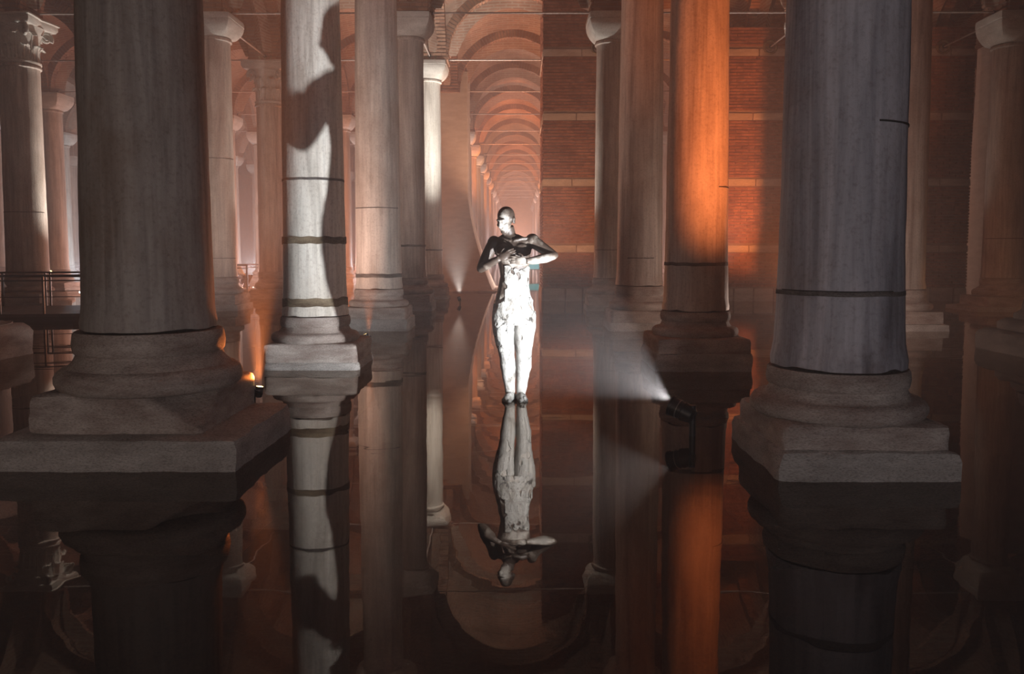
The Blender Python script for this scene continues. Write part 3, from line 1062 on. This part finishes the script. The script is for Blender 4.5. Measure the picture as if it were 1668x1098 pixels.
# ------------------------------------------------------------------ floodlights
def floodlight(x, y, label, size, post_h, aim, lens, base_z=WATER_BED, post_off=(0, 0)):
    o = thing('floodlight', label, 'lamp', (x, y, 0))
    pm = MB()
    px, py = post_off
    pm.tube([(px, py, base_z), (px, py, post_h - size * 0.1), (px, py, post_h + size * 0.45)], [size * 0.22, size * 0.22, size * 0.24], 12)
    link('post', pm.mesh('post', 'black', angle=50), o)
    d = Vector(aim).normalized()
    c = Vector((px, py, post_h)) + Vector((d.x, d.y, 0)).normalized() * size * 0.75
    hb = MB()
    hb.tube([c - d * size * 0.95, c - d * size * 0.8, c - d * size * 0.1, c - d * size * 0.05, c + d * size * 0.7], [size * 0.35, size * 0.55, size * 0.66, size * 0.6, size * 0.66], 24)
    hd = link('lamp_head', hb.mesh('lamp_head', 'black', angle=35), o)
    rb = MB()
    rb.tube([c + d * size * 0.22, c + d * size * 0.28], [size * 0.675, size * 0.675], 24)
    link('trim_ring', rb.mesh('trim_ring', 'chrome', angle=35), hd)
    hood = MB()
    e0, e1 = c + d * size * 0.68, c + d * size * 0.84
    hood.tube([e0, e1], [size * 0.7, size * 0.72], 24)
    link('bezel', hood.mesh('bezel', 'black', angle=35), hd)
    lb = MB()
    lb.tube([e1 - d * size * 0.02, e1 + d * size * 0.03], [size * 0.56, size * 0.5], 24)
    link('lens', lb.mesh('lens', lens, angle=35), hd, label='glowing lens')
    yk = MB()
    yk.tube([Vector((px, py, post_h + size * 0.1)), c - d * size * 0.4], size * 0.2, 10)
    link('yoke', yk.mesh('yoke', 'black', angle=35), o)
    return o
floodlight(1.345, 6.26, 'black floodlight on a short post in the water, throwing a bluish beam', 0.115, 0.19, (-1.0, 0.62, 0.42), 'lens_white', post_off=(0.01, 0))
floodlight(-2.12, 6.5, 'small lamp glowing orange behind the corner of the left foreground plinth', 0.05, 0.30, (0.15, 0.05, 1.0), 'lens_orange', 0.2)
floodlight(-2.06, 11.35, 'small lamp on a thin grey post beside the base of the white lit column', 0.06, 0.22, (-0.5, 0.1, 1.0), 'lens_orange')
floodlight(-1.55, 22.0, 'tiny dark lamp at water level by the foot of the white-capital column', 0.07, 0.12, (-0.4, 0.8, 0.8), 'lens_white')

# ------------------------------------------------------------------ walkway with railing at the left
def walkway(p, q, width, zdeck, top, label, posts):
    P, Q = Vector((*p, 0)), Vector((*q, 0))
    d = (Q - P)
    L = d.length
    ang = math.atan2(d.y, d.x)
    o = thing('walkway', label, 'walkway', P, ang)
    n = int(L / 0.6)
    for i in range(n):
        mb = MB()
        mb.box((L * (i + 0.5) / n, width / 2, zdeck - 0.03), (L / n - 0.02, width, 0.06))
        link('deck_plank', mb.mesh('deck_plank', 'deck', smooth=False), o)
    mb = MB()
    for yy in (0.05, width - 0.05):
        mb.box((L / 2, yy, zdeck - 0.14), (L, 0.1, 0.16))
    for i in range(int(L / 2) + 1):
        for yy in (0.2, width - 0.2):
            mb.box((min(L - 0.1, 0.1 + i * 2), yy, (WATER_BED + zdeck - 0.06) / 2), (0.12, 0.12, zdeck - 0.06 - WATER_BED))
    link('frame', mb.mesh('frame', 'rail', smooth=False), o)
    for yy in (0.05, width - 0.05):
        for (z, r) in ((top, 0.022), (top - 0.10, 0.014), (zdeck + 0.34, 0.008)):
            tb = MB()
            tb.tube([(0, yy, z), (L, yy, z)], r, 8)
            link('rail', tb.mesh('rail', 'rail', angle=50), o)
        for i in range(posts):
            xx = 0.05 + (L - 0.1) * i / (posts - 1)
            for dxx in ((0, 0.1) if i % 2 else (0,)):
                pb = MB()
                pb.box((min(xx + dxx, L - 0.03), yy, (zdeck + top) / 2), (0.035, 0.05, top - zdeck))
                link('post', pb.mesh('post', 'rail', smooth=False), o)
    return o
walkway((-15.0, 15.4), (-8.6, 16.5), 2.7, 0.16, 0.93, 'dark metal walkway with railings over the water at the left', 8)
walkway((-11.5, 26.9), (-8.9, 26.9), 1.4, 0.16, 0.95, 'distant walkway with a dark railing beside the crouching person', 4)
# two little amber lamps and one white one beyond the railing
floodlight(-14.6, 25.5, 'tiny amber lamp glowing beyond the railing at the left edge', 0.07, 0.75, (0.3, -0.8, 0.6), 'lens_orange')
floodlight(-14.5, 28.5, 'tiny amber lamp beyond the railing, right of the leafy-capital column', 0.07, 0.45, (0.3, -0.8, 0.6), 'lens_orange')
floodlight(-16.6, 31.5, 'tiny white lamp beyond the railing beside the dark foreground column', 0.08, 0.45, (0.3, -0.8, 0.6), 'lens_white')

# turquoise screen far down the nave
o = thing('information_screen', 'small glowing turquoise screen just right of the statue\'s waist', 'screen', (0.75, 45, 0))
mb = MB(); mb.box((0, 0, 0.58), (0.95, 0.06, 0.42)); link('casing', mb.mesh('casing', 'rail', smooth=False), o)
mb = MB(); mb.box((0, -0.036, 0.58), (0.87, 0.012, 0.34)); link('panel', mb.mesh('panel', 'screen', smooth=False), o, label='glowing turquoise panel')
mb = MB(); mb.box((0, 0.0, -0.09), (0.1, 0.05, 0.92)); link('stand', mb.mesh('stand', 'rail', smooth=False), o)

# ------------------------------------------------------------------ figures: one continuous skin per body
def remeshed(mb, name, voxel, smooth_it, mat):
    me = mb.mesh(name, mat, smooth=False)
    o = bpy.data.objects.new(name, me)
    COL.objects.link(o)
    r = o.modifiers.new('remesh', 'REMESH')
    r.mode = 'VOXEL'
    r.voxel_size = voxel
    r.use_smooth_shade = True
    s = o.modifiers.new('smooth', 'SMOOTH')
    s.factor = 0.5
    s.iterations = smooth_it
    dg = bpy.context.evaluated_depsgraph_get()
    dg.update()
    new = bpy.data.meshes.new_from_object(o.evaluated_get(dg))
    bpy.data.objects.remove(o)
    new.name = name
    new.shade_smooth()
    if not new.materials:
        new.materials.append(M[mat] if isinstance(mat, str) else mat)
    return new

def eloop(cx, cy, z, rx, ry, n=24, p=2.3):
    L = []
    for i in range(n):
        a = 2 * PI * i / n
        ca, sa = math.cos(a), math.sin(a)
        q = (abs(ca) ** p + abs(sa) ** p) ** (-1 / p)
        L.append((cx + rx * q * ca, cy + ry * q * sa, z))
    return L

def finger(mb, base, d1, d2, l, r):
    base = Vector(base)
    d1, d2 = Vector(d1).normalized(), Vector(d2).normalized()
    p1 = base + d1 * l * 0.45
    p2 = p1 + (d1 + d2).normalized() * l * 0.3
    p3 = p2 + d2 * l * 0.25
    mb.tube([base - d1 * 0.015, base, p1, p2, p3], [r, r, r * 0.95, r * 0.88, r * 0.7], 8)

def hand(mb, wrist, dirn, normal, side, curl=0.5, s=1.0):
    """palm with four unequal bent fingers and a thumb leaving its side; normal points out of the back of the hand"""
    w, d, n = Vector(wrist), Vector(dirn).normalized(), Vector(normal).normalized()
    a = d.cross(n).normalized() * side
    n = a.cross(d).normalized() * side if side > 0 else d.cross(a).normalized()
    n = n if n.dot(Vector(normal)) > 0 else -n
    rot = Matrix((d, a, n)).transposed()
    mb.ell(w + d * 0.05 * s, (0.058 * s, 0.042 * s, 0.019 * s), rot)
    for i, l in enumerate((0.074, 0.086, 0.080, 0.062)):
        off = a * (-0.032 + 0.0215 * i) * s
        b = w + d * 0.092 * s + off
        finger(mb, b, d - n * 0.15 * curl + off * 1.5, d - n * 1.4 * curl, l * s, 0.0092 * s)
    b = w + d * 0.028 * s - a * 0.036 * s
    finger(mb, b, d * 0.75 - a * 0.75 - n * 0.2, d * 1.0 - a * 0.2 - n * 0.3, 0.068 * s, 0.0105 * s)

def statue_mb():
    mb = MB()
    T = [(0.74, -0.018, 0.0, 0.190, 0.125), (0.80, -0.018, 0.0, 0.203, 0.135), (0.88, -0.02, 0.0, 0.193, 0.130), (0.98, -0.025, 0, 0.172, 0.118), (1.10, -0.02, -0.01, 0.147, 0.105),
         (1.20, -0.012, -0.01, 0.135, 0.098), (1.30, -0.014, -0.01, 0.146, 0.108), (1.40, -0.022, -0.005, 0.165, 0.115), (1.47, -0.028, 0.0, 0.185, 0.112), (1.53, -0.032, 0.01, 0.185, 0.09),
         (1.57, -0.04, 0.015, 0.13, 0.072), (1.60, -0.05, 0.015, 0.075, 0.06)]
    mb.loft([eloop(cx, cy, z, rx, ry) for (z, cx, cy, rx, ry) in T])
    # chest, shoulder blades, buttocks, belly
    mb.ell((-0.105, -0.075, 1.445), (0.085, 0.045, 0.065))
    mb.ell((0.05, -0.075, 1.45), (0.085, 0.045, 0.065))
    mb.ell((-0.10, 0.08, 0.84), (0.10, 0.085, 0.10))
    mb.ell((0.07, 0.08, 0.84), (0.10, 0.085, 0.10))
    mb.ell((-0.02, -0.07, 1.02), (0.11, 0.05, 0.12))
    # legs
    mb.tube([(-0.112, 0.0, 0.86), (-0.112, -0.005, 0.74), (-0.104, -0.01, 0.60), (-0.088, -0.012, 0.48), (-0.080, 0.0, 0.42), (-0.072, 0.015, 0.32), (-0.060, 0.02, 0.18), (-0.052, 0.02, 0.07)],
            [0.108, 0.108, 0.093, 0.074, 0.068, 0.071, 0.050, 0.042], 20)
    mb.tube([(0.085, 0.0, 0.86), (0.088, -0.01, 0.74), (0.080, -0.02, 0.60), (0.080, -0.025, 0.48), (0.080, -0.01, 0.42), (0.077, 0.01, 0.32), (0.064, 0.02, 0.18), (0.053, 0.02, 0.07)],
            [0.105, 0.104, 0.090, 0.072, 0.066, 0.069, 0.048, 0.041], 20)
    for x, tw in ((-0.052, -0.25), (0.055, 0.15)):
        rz = Matrix.Rotation(tw, 3, 'Z')
        mb.ell((x, -0.045, 0.035), (0.045, 0.125, 0.042), rz)
        mb.ell((x, 0.03, 0.04), (0.04, 0.055, 0.05), rz)
        for i in range(5):
            q = rz @ Vector((-0.034 + 0.017 * i if x > 0 else 0.034 - 0.017 * i, -0.165 + 0.012 * i, 0.022))
            mb.ell((x + q.x, -0.0 + q.y, 0.02), (0.0105 if i else 0.014, 0.022, 0.014))
    # neck and head, turned to the viewer's left and bowed
    mb.tube([(-0.048, 0.02, 1.52), (-0.058, 0.008, 1.60), (-0.075, -0.012, 1.67)], [0.072, 0.06, 0.058], 16)
    rot = Matrix.Rotation(D2R(-38), 3, 'Z') @ Matrix.Rotation(D2R(16), 3, 'X')
    hc = Vector((-0.090, -0.022, 1.735))
    def hp(x, y, z):
        return hc + rot @ Vector((x, y, z))
    def he(x, y, z, a, b, c, seg=16):
        mb.ell(hp(x, y, z), (a, b, c), rot, seg)
    he(0, 0.012, 0.035, 0.076, 0.096, 0.092, 24)      # skull
    he(0, -0.03, -0.015, 0.064, 0.066, 0.085, 20)     # face
    he(0, -0.055, -0.095, 0.036, 0.034, 0.032)        # chin
    he(0, -0.030, -0.070, 0.053, 0.055, 0.045)        # jaw
    he(0, -0.082, 0.020, 0.052, 0.018, 0.014)         # brow
    mb.tube([hp(0, -0.088, 0.012), hp(0, -0.104, -0.02), hp(0, -0.116, -0.036), hp(0, -0.098, -0.046)], [0.009, 0.012, 0.016, 0.013], 10)
    for s in (-1, 1):
        he(s * 0.030, -0.079, 0.0, 0.015, 0.011, 0.010)     # eyes
        he(s * 0.046, -0.062, -0.030, 0.020, 0.022, 0.018)  # cheeks
        he(s * 0.078, 0.018, -0.012, 0.010, 0.022, 0.036)   # ears
        he(s * 0.083, 0.024, 0.004, 0.009, 0.017, 0.018)
    he(0, -0.091, -0.062, 0.024, 0.012, 0.007)        # lips
    he(0, -0.088, -0.075, 0.021, 0.012, 0.007)
    # collarbones
    mb.tube([(-0.045, -0.075, 1.535), (-0.13, -0.06, 1.555), (-0.21, -0.02, 1.55)], 0.014, 8)
    mb.tube([(-0.02, -0.075, 1.535), (0.06, -0.06, 1.56), (0.15, -0.02, 1.565)], 0.014, 8)
    # arm on the left of the picture: elbow low, forearm rising to the breastbone
    mb.ell((-0.205, 0.0, 1.515), (0.065, 0.068, 0.072))
    mb.tube([(-0.17, 0.0, 1.52), (-0.225, -0.005, 1.48), (-0.275, -0.03, 1.39), (-0.325, -0.055, 1.285)], [0.055, 0.062, 0.054, 0.044], 14)
    mb.ell((-0.33, -0.058, 1.275), (0.040, 0.040, 0.042))
    mb.tube([(-0.33, -0.06, 1.275), (-0.275, -0.12, 1.305), (-0.20, -0.17, 1.345), (-0.15, -0.195, 1.372)], [0.043, 0.046, 0.036, 0.028], 14)
    hand(mb, (-0.15, -0.195, 1.372), (0.85, -0.05, 0.38), (0.1, -1.0, 0.25), 1, 0.55)
    # arm on the right of the picture: elbow out, forearm level across the breast
    mb.ell((0.160, 0.0, 1.535), (0.070, 0.070, 0.072))
    mb.tube([(0.12, 0.0, 1.53), (0.185, -0.01, 1.52), (0.27, -0.04, 1.46), (0.355, -0.07, 1.405)], [0.055, 0.062, 0.054, 0.044], 14)
    mb.ell((0.362, -0.075, 1.400), (0.044, 0.040, 0.040))
    mb.tube([(0.362, -0.075, 1.400), (0.28, -0.14, 1.375), (0.17, -0.20, 1.352), (0.10, -0.225, 1.345)], [0.043, 0.047, 0.038, 0.029], 14)
    hand(mb, (0.10, -0.225, 1.345), (-0.98, -0.02, 0.10), (0.0, -1.0, 0.15), -1, 0.5)
    return mb

def statue_mat():
    m, nt, b, _ = new_mat('dark_bronze_chalk_highlights')
    v = coords(nt, (1, 1, 1), False)
    at = N(nt, 'ShaderNodeAttribute', attribute_name='chalk_and_highlights')
    n = noise_tex(nt, v.outputs[0], 14, 6, 0.65)
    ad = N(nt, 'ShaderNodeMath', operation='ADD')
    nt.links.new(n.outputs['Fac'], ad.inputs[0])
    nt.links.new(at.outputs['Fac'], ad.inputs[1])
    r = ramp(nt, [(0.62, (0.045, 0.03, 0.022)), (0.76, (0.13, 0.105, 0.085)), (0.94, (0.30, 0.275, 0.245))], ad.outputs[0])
    nt.links.new(r.outputs[0], b.inputs['Base Color'])
    b.inputs['Roughness'].default_value = 0.5
    n2 = noise_tex(nt, v.outputs[0], 60, 4, 0.6)
    bump(nt, b, n2.outputs['Fac'], 0.25, 0.008)
    return m
def plaster_mat():
    m, nt, b, _ = new_mat('cracked_white_plaster')
    v = coords(nt, (1, 1, 0.6), False)
    n = noise_tex(nt, v.outputs[0], 9, 8, 0.68, 0.7)
    r = ramp(nt, [(0.33, (0.03, 0.026, 0.022)), (0.41, (0.20, 0.185, 0.165)), (0.53, (0.31, 0.30, 0.28)), (0.7, (0.35, 0.34, 0.315))], n.outputs['Fac'])
    # thin cracks where the coat has split
    n3 = noise_tex(nt, v.outputs[0], 7, 4, 0.6)
    wv = N(nt, 'ShaderNodeVectorMath', operation='SCALE')
    nt.links.new(n3.outputs['Color'], wv.inputs[0])
    wv.inputs['Scale'].default_value = 0.16
    av = N(nt, 'ShaderNodeVectorMath', operation='ADD')
    nt.links.new(v.outputs[0], av.inputs[0])
    nt.links.new(wv.outputs[0], av.inputs[1])
    vo = N(nt, 'ShaderNodeTexVoronoi', feature='DISTANCE_TO_EDGE')
    vo.inputs['Scale'].default_value = 8.5
    nt.links.new(av.outputs[0], vo.inputs['Vector'])
    rc = ramp(nt, [(0.0, (0.0, 0.0, 0.0)), (0.02, (0.12, 0.12, 0.12)), (0.05, (1, 1, 1))], vo.outputs['Distance'])
    n4 = noise_tex(nt, v.outputs[0], 4.5, 3, 0.5)
    rm = ramp(nt, [(0.46, (0, 0, 0)), (0.58, (0.9, 0.9, 0.9))], n4.outputs['Fac'])
    c = mixc(nt, rm.outputs[0], r.outputs[0], rc.outputs[0], 'MULTIPLY')
    nt.links.new(c, b.inputs['Base Color'])
    b.inputs['Roughness'].default_value = 0.8
    b.inputs['Specular IOR Level'].default_value = 0.15
    n2 = noise_tex(nt, v.outputs[0], 16, 8, 0.7)
    bump(nt, b, n2.outputs['Fac'], 0.9, 0.03)
    return m

st = thing('statue', 'standing nude statue with crossed forearms, dark above and white plastered below, in the water', 'statue', (-0.02, 7.83, -0.01))
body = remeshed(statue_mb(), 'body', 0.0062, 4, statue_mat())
co = np.empty(len(body.vertices) * 3, dtype=np.float32)
body.vertices.foreach_get('co', co)
co = co.reshape(-1, 3)
# highlights painted pale into the face, the forearms and one shoulder
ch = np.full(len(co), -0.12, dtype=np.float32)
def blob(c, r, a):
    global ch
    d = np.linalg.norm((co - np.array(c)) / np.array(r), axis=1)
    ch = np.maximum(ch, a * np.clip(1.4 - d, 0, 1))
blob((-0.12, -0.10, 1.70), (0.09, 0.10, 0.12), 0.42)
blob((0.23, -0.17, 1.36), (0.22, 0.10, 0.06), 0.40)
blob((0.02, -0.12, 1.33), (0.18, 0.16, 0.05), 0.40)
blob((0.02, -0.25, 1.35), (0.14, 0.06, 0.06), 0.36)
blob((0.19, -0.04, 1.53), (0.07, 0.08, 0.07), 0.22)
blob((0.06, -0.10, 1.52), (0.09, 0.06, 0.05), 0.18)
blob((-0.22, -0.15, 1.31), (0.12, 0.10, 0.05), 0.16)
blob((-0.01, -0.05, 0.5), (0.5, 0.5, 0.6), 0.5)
at = body.attributes.new('chalk_and_highlights', 'FLOAT', 'POINT')
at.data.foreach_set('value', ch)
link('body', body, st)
# plaster coat: the lower body's own surface, lifted, torn along its upper edge
bm = bmesh.new()
bm.from_mesh(body)
kill = []
for f in bm.faces:
    c = f.calc_center_median()
    n1 = noise.noise(Vector((c.x * 9, c.y * 9, c.z * 6)))
    n2 = noise.noise(Vector((c.x * 22 + 3, c.y * 22, c.z * 14)))
    edge = 1.285 + 0.05 * n1 + 0.03 * n2
    if c.x < -0.10 and c.y < 0.05:
        edge = 0.95 + 0.09 * n1 + 0.06 * n2
    keep = c.z < edge and not (c.z > 1.2 and (abs(c.x + 0.02) > 0.16 or c.y < -0.135))
    if keep and n2 + 0.6 * n1 < -0.42 and c.z > 0.35:
        keep = False
    if not keep:
        kill.append(f)
bmesh.ops.delete(bm, geom=kill, context='FACES')
for v in bm.verts:
    lift = 0.004 + 0.006 * (0.5 + noise.noise(v.co * 12)) + (0.012 if 0.93 < v.co.z < 1.0 else 0) * (1 - abs(v.co.z - 0.965) / 0.035 if 0.93 < v.co.z < 1.0 else 0)
    v.co += v.normal * lift
pm = bpy.data.meshes.new('plaster_coat')
bm.to_mesh(pm)
bm.free()
pm.materials.clear()
pm.materials.append(plaster_mat())
pm.shade_smooth()
pc = link('plaster_coat', pm, st, label='cracked white plaster coat over waist, hips and legs')
so = pc.modifiers.new('thickness', 'SOLIDIFY')
so.thickness = 0.010
so.offset = -1

# ------------------------------------------------------------------ crouching visitor on the distant walkway
pp = thing('person', 'person in a pale blue top and dark trousers crouching on the distant walkway', 'person', (-9.25, 27.4, 0.16))
mb = MB()
mb.ell((0.02, 0, 0.27), (0.15, 0.13, 0.12))
mb.tube([(0.02, 0, 0.27), (-0.06, -0.02, 0.45), (-0.16, -0.04, 0.66), (-0.20, -0.05, 0.76)], [0.14, 0.14, 0.15, 0.07], 14)
mb.tube([(-0.20, -0.05, 0.74), (-0.23, -0.06, 0.84)], 0.05, 10)
mb.ell((-0.25, -0.07, 0.92), (0.08, 0.09, 0.11))
mb.ell((-0.27, -0.16, 0.90), (0.015, 0.02, 0.02))
for s in (-1, 1):
    mb.tube([(0.02, s * 0.09, 0.26), (0.26, s * 0.12 - 0.08, 0.40), (0.10, s * 0.11 - 0.05, 0.06)], [0.09, 0.065, 0.045], 10)
    mb.ell((0.15, s * 0.11 - 0.05, 0.03), (0.11, 0.045, 0.035))
    mb.tube([(-0.16, s * 0.17 - 0.03, 0.66), (-0.02, s * 0.2 - 0.06, 0.48), (0.16, s * 0.12 - 0.06, 0.45)], [0.055, 0.045, 0.032], 10)
    hand(mb, (0.16, s * 0.12 - 0.06, 0.45), (1, 0, -0.1), (0, 0, 1), s, 0.5)
pbody = remeshed(mb, 'body', 0.012, 2, 'skin')
link('body', pbody, pp)
def garment(name, test, mat, lift):
    bm = bmesh.new()
    bm.from_mesh(pbody)
    bmesh.ops.delete(bm, geom=[f for f in bm.faces if not test(f.calc_center_median())], context='FACES')
    for v in bm.verts:
        v.co += v.normal * lift
    me = bpy.data.meshes.new(name)
    bm.to_mesh(me)
    bm.free()
    me.materials.clear()
    me.materials.append(M[mat])
    me.shade_smooth()
    g = link(name, me, pp)
    q = g.modifiers.new('thickness', 'SOLIDIFY')
    q.thickness = 0.012
    q.offset = -1
garment('shirt', lambda c: 0.36 < c.z < 0.76 and c.x < 0.13 and not (c.x > 0.05 and c.z < 0.43), 'shirt', 0.010)
garment('trousers', lambda c: 0.05 < c.z <= 0.44 and (c.z < 0.37 or c.x > 0.06) and c.x < 0.36, 'trousers', 0.014)
garment('hair', lambda c: c.z > 0.91 and (c.y > -0.12 or c.z > 0.97), 'trousers', 0.012)
